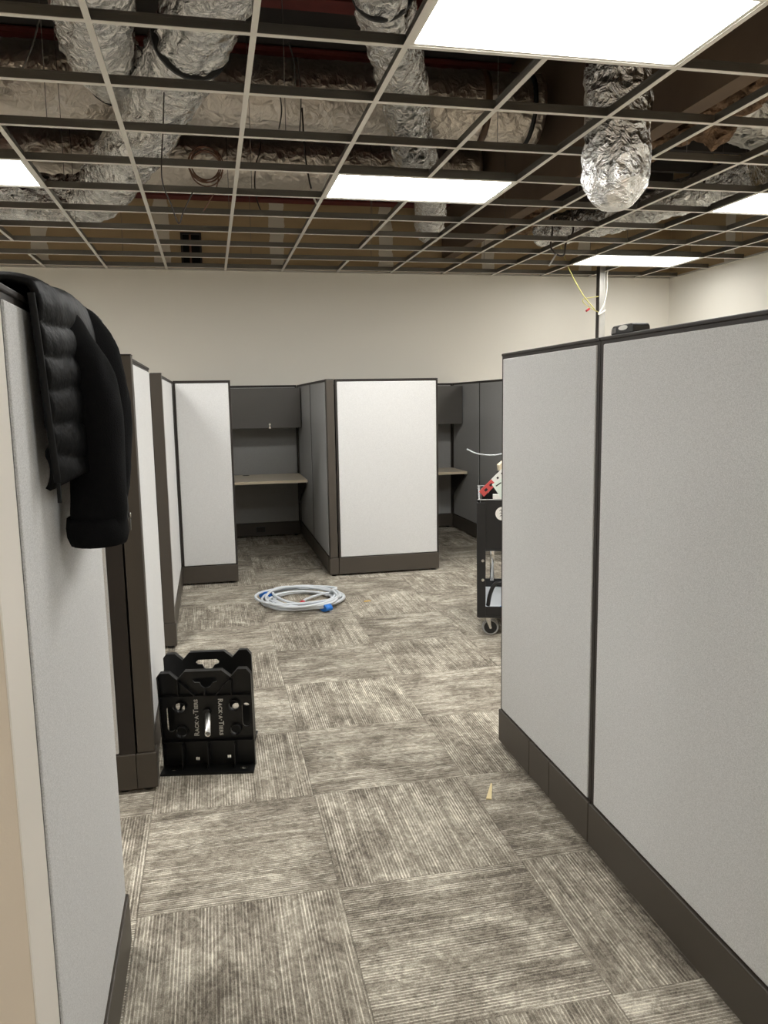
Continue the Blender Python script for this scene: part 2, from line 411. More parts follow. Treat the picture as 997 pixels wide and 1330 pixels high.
# ------------------------------------------------------------------ partitions
PH, BH = 1.70, .16
def panel(label, A, B, splits=(), s0=.016, s1=.016, sides=(1, -1), grp='grey fabric cubicle partitions', foot=True, fab='fabric'):
    A = Vector((*A, 0)); B = Vector((*B, 0)); d = B-A; L = d.length; rz = math.atan2(d.y, d.x)
    t = empty('partition_panel', A, rz, label, 'partition', grp)
    f = MB(); h = .030
    f.box(.0008, s0, -h, h, BH, PH-.012); f.box(L-s1, L-.0008, -h, h, BH, PH-.012)
    f.box(s0, L-s1, -h, h, PH-.022, PH-.012); f.box(s0, L-s1, -.022, .022, BH, PH-.022)
    f.obj('frame', 'trim_dark', t)
    bx('top_cap', .0008, L-.0008, -.034, .034, PH-.0115, PH, 'trim_dark', t, .003)
    for s in sides:
        y0, y1 = sorted((s*.0225, s*.034))
        bx('fabric_panel', s0+.002, L-s1-.002, y0, y1, BH+.006, PH-.0225, fab, t, .004)
        y0, y1 = sorted((s*.026, s*.0405))
        cuts = [.0008]+[q for q in splits]+[L-.0008]
        for a, c in zip(cuts, cuts[1:]):
            bx('base_cover', a+(.001 if a > .01 else 0), c-(.001 if c < L-.01 else 0), y0, y1, .016, BH, 'bronze', t, .003)
    bx('base_core', .001, L-.001, -.0255, .0255, .016, BH-.001, 'trim_dark', t)
    if foot:
        for x in (.05, L-.05):
            MB().cyl((x, 0, 0), (x, 0, .016), .02, 14).obj('levelling_foot', 'black', t)
    return t
def post(label, x, y, s=.0325):
    t = empty('corner_post', (x, y, 0), 0, label, 'post', 'corner posts of the cubicles')
    bx('column', -s, s, -s, s, BH+.002, PH-.004, 'bronze', t, .003)
    bx('cap', -s-.001, s+.001, -s-.001, s+.001, PH-.0038, PH+.001, 'trim_dark', t, .002)
    bx('base_cover', -s-.0065, s+.0065, -s-.0065, s+.0065, .016, BH, 'bronze', t, .003)
    MB().cyl((0, 0, 0), (0, 0, .016), .022, 14).obj('levelling_foot', 'black', t)

RX, LX = 1.225, -.325
panel('large grey fabric partition nearest on the right of the aisle', (RX, 1.262), (RX, 2.285), s1=.02)
panel('grey fabric partition at the aisle corner right, three-piece base cover', (RX, 2.287), (RX, 3.135), splits=(.315, .505), s0=.018)
panel('nearest left grey partition with the black jacket hanging over it', (LX, 1.262), (LX, 2.145), s0=.03)
post('dark corner post just behind the black wire dispenser', -.3065, 3.0975)
panel('shaded grey partition across the aisle behind the jacket', (-.346, 3.0975), (-1.9, 3.0975), s0=.06)
panel('narrow-looking pale partition between the two dark posts at left', (LX, 3.138), (LX, 4.22))
post('dark corner post farther along the left of the aisle', -.3065, 4.9675)
panel('partition running left from the farther left corner post', (-.346, 4.9675), (-1.9, 4.9675), s0=.06)
panel('pale partition leading to the far left front panel', (LX, 5.008), (LX, 6.652))
post('corner post joining the far left partitions', LX, 6.695)
panel('pale front panel left of the open desk cubicle', (-.284, 6.695), (.175, 6.695))
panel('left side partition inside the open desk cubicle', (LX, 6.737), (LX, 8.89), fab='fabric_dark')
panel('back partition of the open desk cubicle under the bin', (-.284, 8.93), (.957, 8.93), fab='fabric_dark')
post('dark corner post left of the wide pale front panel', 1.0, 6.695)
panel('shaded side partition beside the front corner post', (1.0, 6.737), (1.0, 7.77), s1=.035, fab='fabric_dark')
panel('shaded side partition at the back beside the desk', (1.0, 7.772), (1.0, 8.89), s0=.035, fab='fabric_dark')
post('back corner post between the two desk cubicles', 1.0, 8.932)
panel('wide pale front panel in the middle of the view', (1.042, 6.695), (1.948, 6.695))
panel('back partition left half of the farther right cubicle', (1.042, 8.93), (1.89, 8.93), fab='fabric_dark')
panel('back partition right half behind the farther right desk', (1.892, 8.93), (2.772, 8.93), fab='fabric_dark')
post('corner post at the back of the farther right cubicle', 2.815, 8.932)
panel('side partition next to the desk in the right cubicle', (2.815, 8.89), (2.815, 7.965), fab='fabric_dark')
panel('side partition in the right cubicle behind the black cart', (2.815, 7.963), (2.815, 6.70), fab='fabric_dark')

# ------------------------------------------------------------------ desks, bins
def desk(label, x0, x1, yf, yb=8.885):
    t = empty('worktop', ((x0+x1)/2, yb, .715), 0, label, 'desk', 'cubicle worktops'); h = (x1-x0)/2
    bx('top', -h, h, yf-yb, 0, -.028, 0, 'lam', t, .003)
    bx('edge_band', -h+.001, h-.001, yf-yb-.003, yf-yb-.0002, -.028, -.001, 'cream', t)
    MB().cyl((.02, -.09, .0002), (.02, -.09, .003), .038, 20).obj('grommet', 'trim_dark', t)
    for s in (-1, 1):
        b = MB(); T = Matrix.Translation((s*(h-.012), 0, 0)) @ Matrix.Rotation(math.pi/2, 4, 'Z')
        b.prism([(-.004, -.0285), (-(yb-yf)*.86, -.0285), (-(yb-yf)*.86, -.06), (-.004, -.34)], -.004, .004, 0, T)
        b.obj('bracket', 'trim_dark', t)  # dark tapering plate under each end of the worktop
desk('pale laminate desk worktop in the left open cubicle', -.28, .955, 8.08)
desk('pale laminate desk worktop partly seen in the right cubicle', 1.05, 2.772, 8.34)
def bin_(label, x0, x1, lockx):
    t = empty('overhead_bin', ((x0+x1)/2, 8.887, 1.245), 0, label, 'cabinet', 'overhead storage bins'); h = (x1-x0)/2
    b = MB(); d = -.36
    b.box(-h, h, d, 0, .0, .018); b.box(-h, h, d, 0, .40, .418); b.box(-h, -h+.018, d, 0, .018, .40); b.box(h-.018, h, d, 0, .018, .40)
    b.box(-h+.018, h-.018, -.012, 0, .018, .40)
    b.obj('body', 'bin', t, .002)
    dr = bx('door', -h, h, d-.02, d-.001, -.006, .418, 'bin', t, .004)
    k = MB(); k.cyl((lockx, d-.021, .035), (lockx, d-.030, .035), .011, 16); k.obj('lock', 'chrome', dr)
    k = MB(); k.box(lockx-.004, lockx+.004, d-.034, d-.0305, -.002, .036); k.cyl((lockx, d-.0305, .0), (lockx, d-.036, .0), .011, 14); k.obj('key', 'chrome', dr)
bin_('dark grey overhead bin with a key in its lock above left desk', -.28, .955, .28)
bin_('dark grey overhead bin partly hidden behind the wide front panel', 1.05, 2.772, -.3)
ob = empty('power_outlet', (.5, 8.888, .06), 0, 'small black outlet box on the base behind the left desk', 'outlet')
bx('box', -.05, .05, -.022, 0, 0, .06, 'black', ob, .003); bx('plate', -.035, .035, -.0245, -.0222, .008, .052, 'trim_dark', ob)

# ------------------------------------------------------------------ black wire dispenser
def rack():
    t = empty('wire_dispenser', (-.072, 3.235, 0), R(-10), 'black plastic wire spool dispenser standing on the carpet beside corner post', 'wire dispenser')
    S = .388/860
    U = lambda x: (x-475)*S
    V = lambda y: (1085-y)/865*.425
    outl = [(70, 1085), (45, 270), (75, 235), (160, 235), (232, 295), (300, 225), (640, 221), (718, 280), (785, 214), (865, 214), (905, 260), (915, 1085)]
    def circ(cx, cy, r, n=18): return [(U(cx)+math.cos(a)*r, V(cy)+math.sin(a)*r) for a in [2*math.pi*k/n for k in range(n)]]
    def slot(cx, y0, y1, r, n=8):
        p = []
        for k in range(n+1): a = math.pi*k/n; p.append((U(cx)+math.cos(a)*r, V(y0)-r+math.sin(a)*r))
        for k in range(n+1): a = math.pi+math.pi*k/n; p.append((U(cx)+math.cos(a)*r, V(y1)+r+math.sin(a)*r))
        return p
    def handle(dy=0):
        q = [(362, 318), (385, 295), (570, 292), (592, 312), (585, 332), (545, 345), (520, 378), (475, 392), (440, 372), (425, 340), (380, 338)]
        return [(U(x), V(y+dy)) for x, y in q]
    def sq(cx, cy, r): return [(U(cx)-r, V(cy)-r), (U(cx)+r, V(cy)-r), (U(cx)+r, V(cy)+r), (U(cx)-r, V(cy)+r)]
    holes = [handle(), slot(145, 545, 770, .017), slot(843, 530, 742, .017), circ(242, 545, .022), circ(245, 765, .022), circ(735, 540, .022), circ(742, 758, .022), sq(375, 1020, .008), sq(668, 1010, .008)]
    def plate(y, flip, name):
        me = filled([[(U(x), V(yy)) for x, yy in outl]]+holes, .008, name); me.materials.append(MT['rackblack'])
        p = link(name, me, t); p.location = (0 if not flip else -.030, y, 0)
        b = MB()                                        # moulded ribs on the outer face
        s = -1 if not flip else 1
        ya, yb_ = sorted((s*.0042, s*.026))
        def hor(y0, xa, xb, th=.004): b.box(U(xa), U(xb), ya, yb_, V(y0)-th/2, V(y0)+th/2)
        def ver(x0, y0, y1, th=.004, dp=1): b.box(U(x0)-th/2, U(x0)+th/2, *sorted((s*.0042, s*.026*dp)), V(y1), V(y0))
        hor(447, 62, 906); hor(850, 66, 912)
        for x in (232, 718): ver(x, 300, 447)
        ver(475, 400, 447)
        for x in (258, 490, 735): ver(x, 850, 1085, .005, 2.0)
        for (x0, y0, x1, y1) in ((245, 318, 385, 443), (705, 308, 578, 440)):
            dx, dz = U(x1)-U(x0), V(y1)-V(y0); L = math.hypot(dx, dz)
            T = Matrix.Translation((U(x0), 0, V(y0))) @ Matrix.Rotation(-math.atan2(dz, dx), 4, 'Y')
            b.box(0, L, ya, yb_, -.002, .002, 0, T)
        # rim along the outline
        pts = [(U(x), V(yy)) for x, yy in outl]
        for (xa, za), (xb, zb) in zip(pts, pts[1:]):
            L = math.hypot(xb-xa, zb-za); T = Matrix.Translation((xa, 0, za)) @ Matrix.Rotation(-math.atan2(zb-za, xb-xa), 4, 'Y')
            b.box(0, L, ya, yb_, -.005, -.0005, 0, T)
        # collars round the holes
        for cx, cy, r in ((242, 545, .025), (245, 765, .025), (735, 540, .025), (742, 758, .025)):
            n = 18; vs = []; fs = []
            for k in range(n):
                a = 2*math.pi*k/n
                for rr in (r, r-.003):
                    for yy in (s*.0042, s*.024): vs.append((U(cx)+math.cos(a)*rr, yy, V(cy)+math.sin(a)*rr))
            for k in range(n):
                q = 4*k; w_ = 4*((k+1) % n)
                fs += [(q, w_, w_+1, q+1), (q+2, q+3, w_+3, w_+2), (q+1, w_+1, w_+3, q+3)]
            b.add(vs, fs, 0, True)
        rb = b.obj('ribs', 'rackblack', p)
        return p, s
    p1, s1 = plate(0, False, 'front_plate')
    p2, s2 = plate(.23, True, 'back_plate')
    def foot(y0, y1, parent):
        x0, x1 = U(66), U(914)
        me = filled([[(x0, y0), (x1, y0), (x1, y1), (x0, y1)]]+[[(U(c)+.016*math.cos(a), (y0+y1)/2+.011*math.sin(a)) for a in [2*math.pi*k/14 for k in range(14)]] for c in (170, 815)], .008, 'foot_flange')
        me.transform(Matrix.Rotation(-math.pi/2, 4, 'X')); me.materials.append(MT['rackblack'])
        for v in me.vertices: pass
        f = link('foot_flange', me, parent); f.location = (0, 0, .0045)
        return f
    foot(.004, .09, p2); 
    ff = foot(-.09, -.004, p1)
    def printed(txt, x, y, rot, size, sc):
        me = text_mesh(txt, size, 'lettering', sc); me.materials.append(MT['print'])
        o = link('lettering', me, p1); o.location = (U(x), -.0052, V(y)); o.rotation_euler = (0, rot, 0)
        o['label'] = 'pale raised lettering'
    printed('Rack\u00b7a\u00b7Tiers', 380, 650, -math.pi/2, .0280, True)
    printed('Rack\u00b7a\u00b7Tiers', 608, 648, math.pi/2, .0280, True)
    c = MB(); a = Vector((-.038, .25, V(590))); e = Vector((.043, -.215, V(590)-.012))
    seg = 20; vs = []; ax = (e-a).normalized(); n1 = Vector((1, 0, 0)); n2 = ax.cross(n1)
    for rr, pt in ((.0115, a), (.0115, e), (.0088, e), (.0088, a)):
        for k in range(seg):
            q = 2*math.pi*k/seg; vs.append(pt+n1*math.cos(q)*rr+n2*math.sin(q)*rr)
    fs = [(i*seg+k, i*seg+(k+1) % seg, ((i+1) % 4)*seg+(k+1) % seg, ((i+1) % 4)*seg+k) for i in range(4) for k in range(seg)]
    c.add(vs, fs, 0, True); c.obj('conduit', 'conduit', t)
    MB().tube([(.005, -.004, V(595)), (.005, -.03, V(596))], .017, 18).obj('bushing', 'rackblack', t)
rack()

# ------------------------------------------------------------------ cable coil
t = empty('cable_coil', (.63, 5.84, 0), R(24), 'coiled grey flexible cable bound with blue tape on carpet', 'cable coil')
pts = []
loops = 9
for k in range(loops*40):
    a = 2*math.pi*k/40; lp = k/40
    h_ = .010+.013*(lp % 4)+.008*math.sin(a*1.5+lp*2)
    rx = .30+.045*math.sin(lp*2.3+a*.31)-.022*(lp % 3); ry = .34+.05*math.sin(lp*1.7+1.1+a*.27)-.024*((lp+1) % 3)
    pts.append((rx*math.cos(a)+.035*math.sin(lp*3), ry*math.sin(a)+.03*math.cos(lp*2.1), max(.0125, h_+.004)))
pts += [(pts[-1][0]-.10, pts[-1][1]+.05, .03), (.02, .0, .02), (-.03, -.05, .014)]
MB().tube(resample(spline(pts, 2), .018), .0098, 8).obj('cable', 'cable_grey', t)
def wrapped(name, a, rr, mt, w_=.06):
    cx, cy = .285*math.cos(a), .335*math.sin(a); tx, ty = -math.sin(a)*.285, math.cos(a)*.335; L = math.hypot(tx, ty); tx /= L; ty /= L
    o = MB().tube([(cx-tx*w_/2, cy-ty*w_/2, .033), (cx+tx*w_/2, cy+ty*w_/2, .033)], rr, 14, flat=(.6, 1.25)).obj(name, mt, t)
wrapped('tape_band', R(-92), .046, 'blue', .055); wrapped('tape_band', R(128), .044, 'blue', .035)
b = MB().tube([(-.03, -.05, .016), (-.05, -.067, .018), (-.06, -.075, .020)], [.017, .019, .015], 14).obj('end_cap', 'red', t)

# ------------------------------------------------------------------ small floor litter
p = on_z(634, 1016, 0)
s_ = MB(); s_.prism([(0, 0), (.021, 0), (.015, .122), (.009, .126)], 0, .004)
o = s_.obj('wood_sliver', 'wood'); o.rotation_euler = (R(-90), 0, R(-24)); o.location = (.962, 2.675, .0045)
tag(o, 'small pale wooden sliver lying on the carpet near right base', 'wood chip')
s_ = MB(); s_.prism([(0, 0), (.055, .004), (.05, .026), (.004, .02)], 0, .003)
o = s_.obj('yellow_scrap', 'yellowbit'); o.rotation_euler = (R(-90), 0, R(10)); o.location = (1.08, 5.72, .0035)
tag(o, 'tiny yellow scrap lying on the carpet right of cable coil', 'scrap')

# ------------------------------------------------------------------ utility cart
ct_ = empty('utility_cart', (1.612, 4.66, 0), R(-19), 'black plastic two-tier utility cart behind the right partition corner', 'cart')
W_, D_ = .46, .80
def tray(z0, z1, name, x0, x1, y0, y1, th=.012):
    b = MB(); b.box(x0, x1, y0, y1, z0, z0+th)
    b.box(x0, x1, y0, y0+th, z0+th, z1); b.box(x0, x1, y1-th, y1, z0+th, z1)
    b.box(x0, x0+th, y0+th, y1-th, z0+th, z1); b.box(x1-th, x1, y0+th, y1-th, z0+th, z1)
    return b.obj(name, 'black', ct_, .004)
tb_ = tray(.56, .885, 'tool_bin', .022, W_-.022, .0, D_)
r_ = MB()
for (a, c, e, f) in ((.004, W_-.004, -.006, .010), (.004, W_-.004, D_-.010, D_+.006)): r_.box(a, c, e, f, .885, .891)
for (a, c) in ((.008, .020), (W_-.020, W_-.008)): r_.box(a, c, .010, D_-.010, .885, .889)
r_.obj('rim', 'greywheel', tb_, .004)  # grey on the black bin's rim stands in for the highlight along its edge
tray(.125, .20, 'lower_shelf', .006, W_-.006, -.004, D_+.004)
for x in (0, W_-.055):
    for y in (-.006, D_-.049):
        lg = MB(); xo = x if x == 0 else x; s0 = x == 0
        lg.box(x, x+.055, y if y < 0 else y+.049, (y if y < 0 else y+.049)+.008, .13, .87)
        lg.box(x if s0 else x+.047, x+.008 if s0 else x+.055, y+.008, y+.048, .13, .87)
        o = lg.obj('leg', 'black', ct_, .002)
        if y < 0:
            for z in (.50, .375):
                MB().cyl((x+.037, y-.0005, z), (x+.037, y-.007, z), .0095, 14).obj('bolt', 'chrome', o)
for x in (.11, W_-.11):
    for y in (D_-.06,):
        MB().cyl((x, y, .20), (x, y, .56), .016, 12).obj('tube_post', 'chrome', ct_)
cl = MB(); cl.tube(spline([(.07, .02, .2), (.085, .02, .28), (.12, .02, .345), (.2, .02, .35), (.3, .02, .35)], 6), .013, 8); cl.obj('shelf_rail', 'black', ct_)
bx('shelf_liner', .02, W_-.02, .01, D_-.01, .1375, .140, 'cable_grey', ct_)
for x in (.075, W_-.075):
    for y in (.05, D_-.07):
        cs = MB(); cs.box(x-.025, x+.025, y-.025, y+.025, .112, .1248); cs.prism([(x-.02, .112), (x+.012, .112), (x+.018, .048), (x+.006, .048)], y-.021, y-.018); cs.prism([(x-.02, .112), (x+.012, .112), (x+.018, .048), (x+.006, .048)], y+.018, y+.021)
        cs.cyl((x+.012, y-.024, .0525), (x+.012, y+.024, .0525), .008, 12)
        co = cs.obj('caster', 'chrome', ct_)
        MB().cyl((x+.012, y-.013, .0525), (x+.012, y+.013, .0525), .041, 28).obj('wheel_hub', 'black', co)
        wr = MB(); n = 28; vs = []; fs = []
        for k in range(n):
            a = 2*math.pi*k/n
            for rr, xx in ((.0525, -.012), (.0525, .012), (.0415, .0155), (.0415, -.0155)):
                vs.append((x+.012+math.cos(a)*rr, y+xx, .0525+math.sin(a)*rr))
        for k in range(n):
            q = 4*k; w2 = 4*((k+1) % n)
            fs += [(q+c, q+(c+1) % 4, w2+(c+1) % 4, w2+c) for c in range(4)]
        wr.add(vs, fs, 0, True); wr.obj('tyre', 'greywheel', co)
st_ = MB(); st_.cyl((.158, -.0004, .80), (.158, -.0016, .80), .043, 30); so = st_.obj('round_sticker', 'white', tb_)
ik = MB()
for (x0, z0, x1, z1) in ((.140, .762, .150, .772), (.150, .772, .154, .757), (.154, .757, .164, .770), (.141, .744, .150, .752), (.150, .752, .156, .741), (.156, .741, .164, .752), (.143, .726, .150, .736), (.150, .736, .160, .726), (.163, .74, .168, .73)):
    ik.tube([(x0, -.0020, z0+.055), (x1, -.0020, z1+.055)], .0014, 6)
ik.obj('handwriting', 'ink', so)
# contents of the cart: things of their own, placed in the cart's frame
CM = Matrix.Translation((1.612, 4.66, 0)) @ Matrix.Rotation(R(-19), 4, 'Z')
def incart(b, name, mts, label, cat, T):
    o = b.obj(name, mts); o.matrix_world = CM @ T; return tag(o, label, cat, None)
def tr(x, y, z, rx=0, ry=0, rz=0): return Matrix.Translation((x, y, z)) @ Matrix.Rotation(R(rz), 4, 'Z') @ Matrix.Rotation(R(ry), 4, 'Y') @ Matrix.Rotation(R(rx), 4, 'X')
b = MB(); b.box(0, .11, -.012, .012, 0, .045, 0); b.box(.11, .29, -.012, .012, 0, .045, 1)
for x in (.03, .075): b.box(x, x+.02, -.0128, -.0122, .014, .030, 2)
for x in (.14, .18, .22): b.box(x, x+.012, -.0128, -.0122, .018, .030, 2)
incart(b, 'spirit_level', ['redtool', 'white', 'ink'], 'red and white levelling tool leaning out of the cart bin', 'tool', tr(.045, .115, .895, 0, -45, 0))
b = MB(); b.box(-.05, .05, -.02, .02, 0, .11); b.cyl((-.012, -.0205, .07), (-.012, -.022, .07), .012, 12, 1)
incart(b, 'black_case', ['black', 'white'], 'small black case with a white mark in the cart bin', 'case', tr(.115, .165, .885, 0, 32, 0))
b = MB(); b.box(-.035, .035, -.004, .004, 0, .13); b.box(-.02, .02, -.0045, -.0041, .105, .112, 1)
incart(b, 'paper_packet', ['paper', 'ink'], 'pale printed packet sticking up from the cart bin', 'packet', tr(.195, .02, .893, 0, -34, 0))
b = MB()
pp = [(.032*math.cos(a)*(1+.2*math.sin(a*.37)), .02*math.sin(a*1.1), .018*a/3+.02*math.sin(a)) for a in [k*.35 for k in range(90)]]
b.tube(pp, .006, 6)
incart(b, 'green_wire_bundle', ['green'], 'bundle of green wire in the cart bin beside the packet', 'wire', tr(.205, .05, .86))
b = MB(); b.box(-.04, .04, -.03, .03, 0, .03)
incart(b, 'white_carton', ['white'], 'low white carton just inside the cart rim', 'box', tr(.14, .05, .885))
b = MB(); b.prism([(-.045, 0), (.05, 0), (.05, .05), (-.02, .06), (-.05, .035)], -.03, .03)
incart(b, 'cream_box', ['cream'], 'cream coloured box on top of the heap in the cart', 'box', tr(.185, .24, 1.052, 0, 0, 12))
b = MB(); b.box(-.03, .03, -.02, .02, 0, .055); b.box(-.012, .0, -.012, .012, .055, .09); b.box(.01, .022, -.012, .012, .055, .075)
incart(b, 'grey_clamp', ['bin'], 'dark grey clamp topping the heap in the cart', 'clamp', tr(.195, .24, 1.112, 0, 0, 0))
b = MB(); b.box(-.09, .12, -.05, .05, 0, .20)
incart(b, 'tool_pouch', ['rubber'], 'black tool pouch filling the middle of the cart bin', 'pouch', tr(.22, .24, .84, 0, 0, 0))
b = MB(); b.tube(spline([(-.25, 0, .075), (-.18, .0, .045), (-.08, 0, .035), (0, 0, .048), (.03, 0, .045), (.045, 0, .0)], 8), .0042, 8)
incart(b, 'pale_wire', ['cable_grey'], 'thin pale stiff wire poking out sideways above the cart', 'wire', tr(.185, .205, 1.118))
b = MB(); n = 24; vs = []; fs = []
for k in range(n):
    a = 2*math.pi*k/n
    for rr, zz in ((.055, 0), (.055, .03), (.038, .03), (.038, 0)): vs.append((rr*math.cos(a), rr*math.sin(a), zz))
for k in range(n):
    q = 4*k; w2 = 4*((k+1) % n); fs += [(q+c, q+(c+1) % 4, w2+(c+1) % 4, w2+c) for c in range(4)]
b.add(vs, fs)
incart(b, 'tape_roll', ['blue'], 'roll of blue masking tape on the lower cart shelf', 'tape roll', tr(.20, .10, .1405))

# ------------------------------------------------------------------ device on the right partition, power pole
dv = empty('tape_dispenser', (1.225, 2.165, PH), 0, 'small black boxy device with white oval label on partition top', 'device')
MB().prism([(-.065, 0), (.065, 0), (.062, .020), (.050, .027), (-.055, .027), (-.064, .018)], -.028, .028, 0, Matrix.Rotation(math.pi/2, 4, 'Z')).obj('body', 'black', dv, .004)
ov = MB(); n = 20; ov.add([(-.0285, -.010+.026*math.cos(2*math.pi*k/n), .017+.007*math.sin(2*math.pi*k/n)) for k in range(n)]+[(-.0295, -.010+.026*math.cos(2*math.pi*k/n), .017+.007*math.sin(2*math.pi*k/n)) for k in range(n)], [tuple(range(n)), tuple(range(n, 2*n))]+[(k, (k+1) % n, n+(k+1) % n, n+k) for k in range(n)]); ov.obj('oval_label', 'white', dv)
for y in (.030, .039, .048): bx('ridge', -.0300, -.0282, y, y+.004, .005, .020, 'greywheel', dv)

pl = empty('power_pole', (4.47, 8.56, 0), 0, 'grey metal power pole rising to the ceiling by back wall', 'pole')
b = MB(); b.box(-.042, .034, -.03, .03, 0, CZ+.06); b.obj('column', 'pole', pl, .004)
b = MB(); b.box(-.050, -.0425, -.034, .034, 0, CZ+.06); b.obj('edge_channel', 'trim_dark', pl)
bx('base_plate', -.07, .07, -.06, .06, 0, .012, 'trim_dark', pl)

# ------------------------------------------------------------------ jacket draped over the near left partition
jk = empty('jacket', (-.325, 1.66, PH), 0, 'black quilted jacket draped over the near left partition top', 'jacket')
def sheet(nu, nv, fn, th, name, mt, parent, sub=1):
    vs = [fn(i/(nu-1), j/(nv-1)) for i in range(nu) for j in range(nv)]
    fs = [(i*nv+j, (i+1)*nv+j, (i+1)*nv+j+1, i*nv+j+1) for i in range(nu-1) for j in range(nv-1)]
    o = MB().add(vs, fs, 0, True).obj(name, mt, parent)
    md = o.modifiers.new('thick', 'SOLIDIFY'); md.thickness = th; md.offset = 0
    if sub: s = o.modifiers.new('sub', 'SUBSURF'); s.levels = s.render_levels = sub
    return o
JX = .0
def drape(u, v, y0, y1, zf, zb, out, puff, rows, lean=0., hump=.02):
    """u along the panel (Y), v from the front hem over the top to the rear hem; local to the jacket root"""
    y = y0+(y1-y0)*u
    Lf = zf(u); Lb = zb(u); tot = Lf+.14+Lb; s = v*tot
    if s < Lf:
        d = Lf-s; q = abs(math.sin(math.pi*(d+.012*mnoise.noise(Vector((u*2.5, d*9, 1))))/rows))*(.45+.55*min(1, abs(u-.45)*6)); z = -d+.012
        x = .045+out(u, d)+puff*(q**.6)
        y += lean*d
    elif s < Lf+.14:
        a = (s-Lf)/.14*math.pi; x = (.045+out(u, 0))*math.cos(a); z = .014+hump*math.sin(a)+.012*math.sin(a)*math.sin(u*9)
    else:
        d = s-Lf-.14; z = -d+.012; x = -.05-.012*math.sin(d*40)
    nz_ = mnoise.noise(Vector((x*7+3, y*6, z*6)))
    return (x+.010*nz_, y-1.66+.012*mnoise.noise(Vector((z*5, y*4, 7))), z)
# quilted front, near edge
sheet(22, 110, lambda u, v: drape(u, v, 1.405+.0*u, 1.60, lambda q: .335-.02*math.sin(q*3), lambda q: .30, lambda q, d: .006+.035*math.sin(min(1, q)*math.pi*.6)+.02*min(1, d/.3)*q, .010, .056, .05, .008), .010, 'quilted_front', 'jacket', jk, 0)
# back of the jacket, farther along
sheet(18, 90, lambda u, v: drape(u, v, 1.60, 2.04, lambda q: .46-.06*q, lambda q: .34, lambda q, d: .03+.055*min(1, d/.25)*(1-.4*q), .008, .09, .02, .018), .014, 'back', 'jacket', jk, 0)
# sleeve: soft tube falling in front of the body
sp_ = spline([(-.07, -.10, -.03), (.0, -.105, .006), (.05, -.10, -.025), (.082, -.085, -.085), (.105, -.075, -.16), (.112, -.068, -.26), (.108, -.066, -.36), (.102, -.066, -.425)], 7)
rr = [.026+.036*min(1, i/26) for i in range(len(sp_))]
def wr_(i, k, a, p): return 1+.13*mnoise.noise(Vector((math.cos(a)*1.6, math.sin(a)*1.6, i*.16)))+.05*mnoise.noise(Vector((math.cos(a)*4, math.sin(a)*4, i*.5)))
sl = MB().tube(sp_, rr, 24, flat=(.85, 1.15), rfun=wr_).obj('sleeve', 'knit', jk)
s = sl.modifiers.new('sub', 'SUBSURF'); s.levels = s.render_levels = 1
e_ = sp_[-1]
cf = MB().tube([e_+Vector((0, 0, .03)), e_+Vector((0, 0, .012)), e_+Vector((.001, 0, -.006)), e_+Vector((.001, 0, -.022))], [.063, .066, .066, .060], 40, flat=(1.12, .85), rfun=lambda i, k, a, p: 1+.02*(k % 2)).obj('cuff', 'knit', sl)
# second sleeve behind, only its edge shows
sp2 = spline([(-.06, .12, -.01), (.0, .11, .008), (.05, .12, -.02), (.082, .13, -.08), (.096, .14, -.18), (.09, .15, -.30), (.08, .15, -.40)], 6)
sl2 = MB().tube(sp2, [.03+.03*min(1, i/18) for i in range(len(sp2))], 20, rfun=wr_).obj('sleeve', 'knit', jk)
# hood rolled on the top
hd = spline([(-.13, -.17, -.07), (-.09, -.18, -.02), (-.05, -.17, .012), (.0, -.14, .020), (.045, -.06, .004), (.078, .06, -.04), (.09, .12, -.12)], 7)
MB().tube(hd, [.014+.011*math.sin(math.pi*i/(len(hd)-1)) for i in range(len(hd))], 16, rfun=wr_).obj('hood', 'knit', jk)
zp = spline([(.052, -.262, .0), (.058, -.258, -.10), (.062, -.252, -.20), (.068, -.246, -.31)], 6)
z_ = MB().tube(zp, .006, 8).obj('zipper', 'rubber', jk)
MB().box(.066, .072, -.25, -.242, -.345, -.312).obj('zip_pull', 'rubber', z_)
z2 = MB(); z2.cyl((.158, -.035, -.40), (.162, -.035, -.40), .005, 10); z2.box(.158, .161, -.038, -.032, -.43, -.406); z2.obj('zip_pull', 'chrome', sl)

# ------------------------------------------------------------------ above the ceiling: beams, ducts, insulation, wires
def beam(x0, x1, y, z0, h, label):
    t = empty('roof_beam', ((x0+x1)/2, y, z0), 0, label, 'beam', 'red steel roof beams'); L = (x1-x0)/2
    bx('bottom_flange', -L, L, -.08, .08, 0, .014, 'redbeam', t); bx('web', -L, L, -.006, .006, .0142, h-.0142, 'redbeam', t); bx('top_flange', -L, L, -.08, .08, h-.014, h, 'redbeam', t)
beam(XL+.02, 2.66, 5.30, 3.98, .36, 'red steel roof beam at the top left above the ducts')
beam(XL+.02, 2.66, 8.66, 3.60, .34, 'red steel roof beam close above the back wall')
beam(XL+.02, 2.66, 6.85, 3.98, .36, 'red steel roof beam between the two crossing ducts')
for k, y in enumerate((2.2, 3.1, 4.0, 4.9, 5.8, 7.5, 8.2)):
    t = bx('roof_joist', 2.82, XR-.02, y-.03, y+.03, 3.95, 4.3, 'deck')
    tag(t, 'dark roof joist over the ducts on the right side', 'joist', 'roof joists')

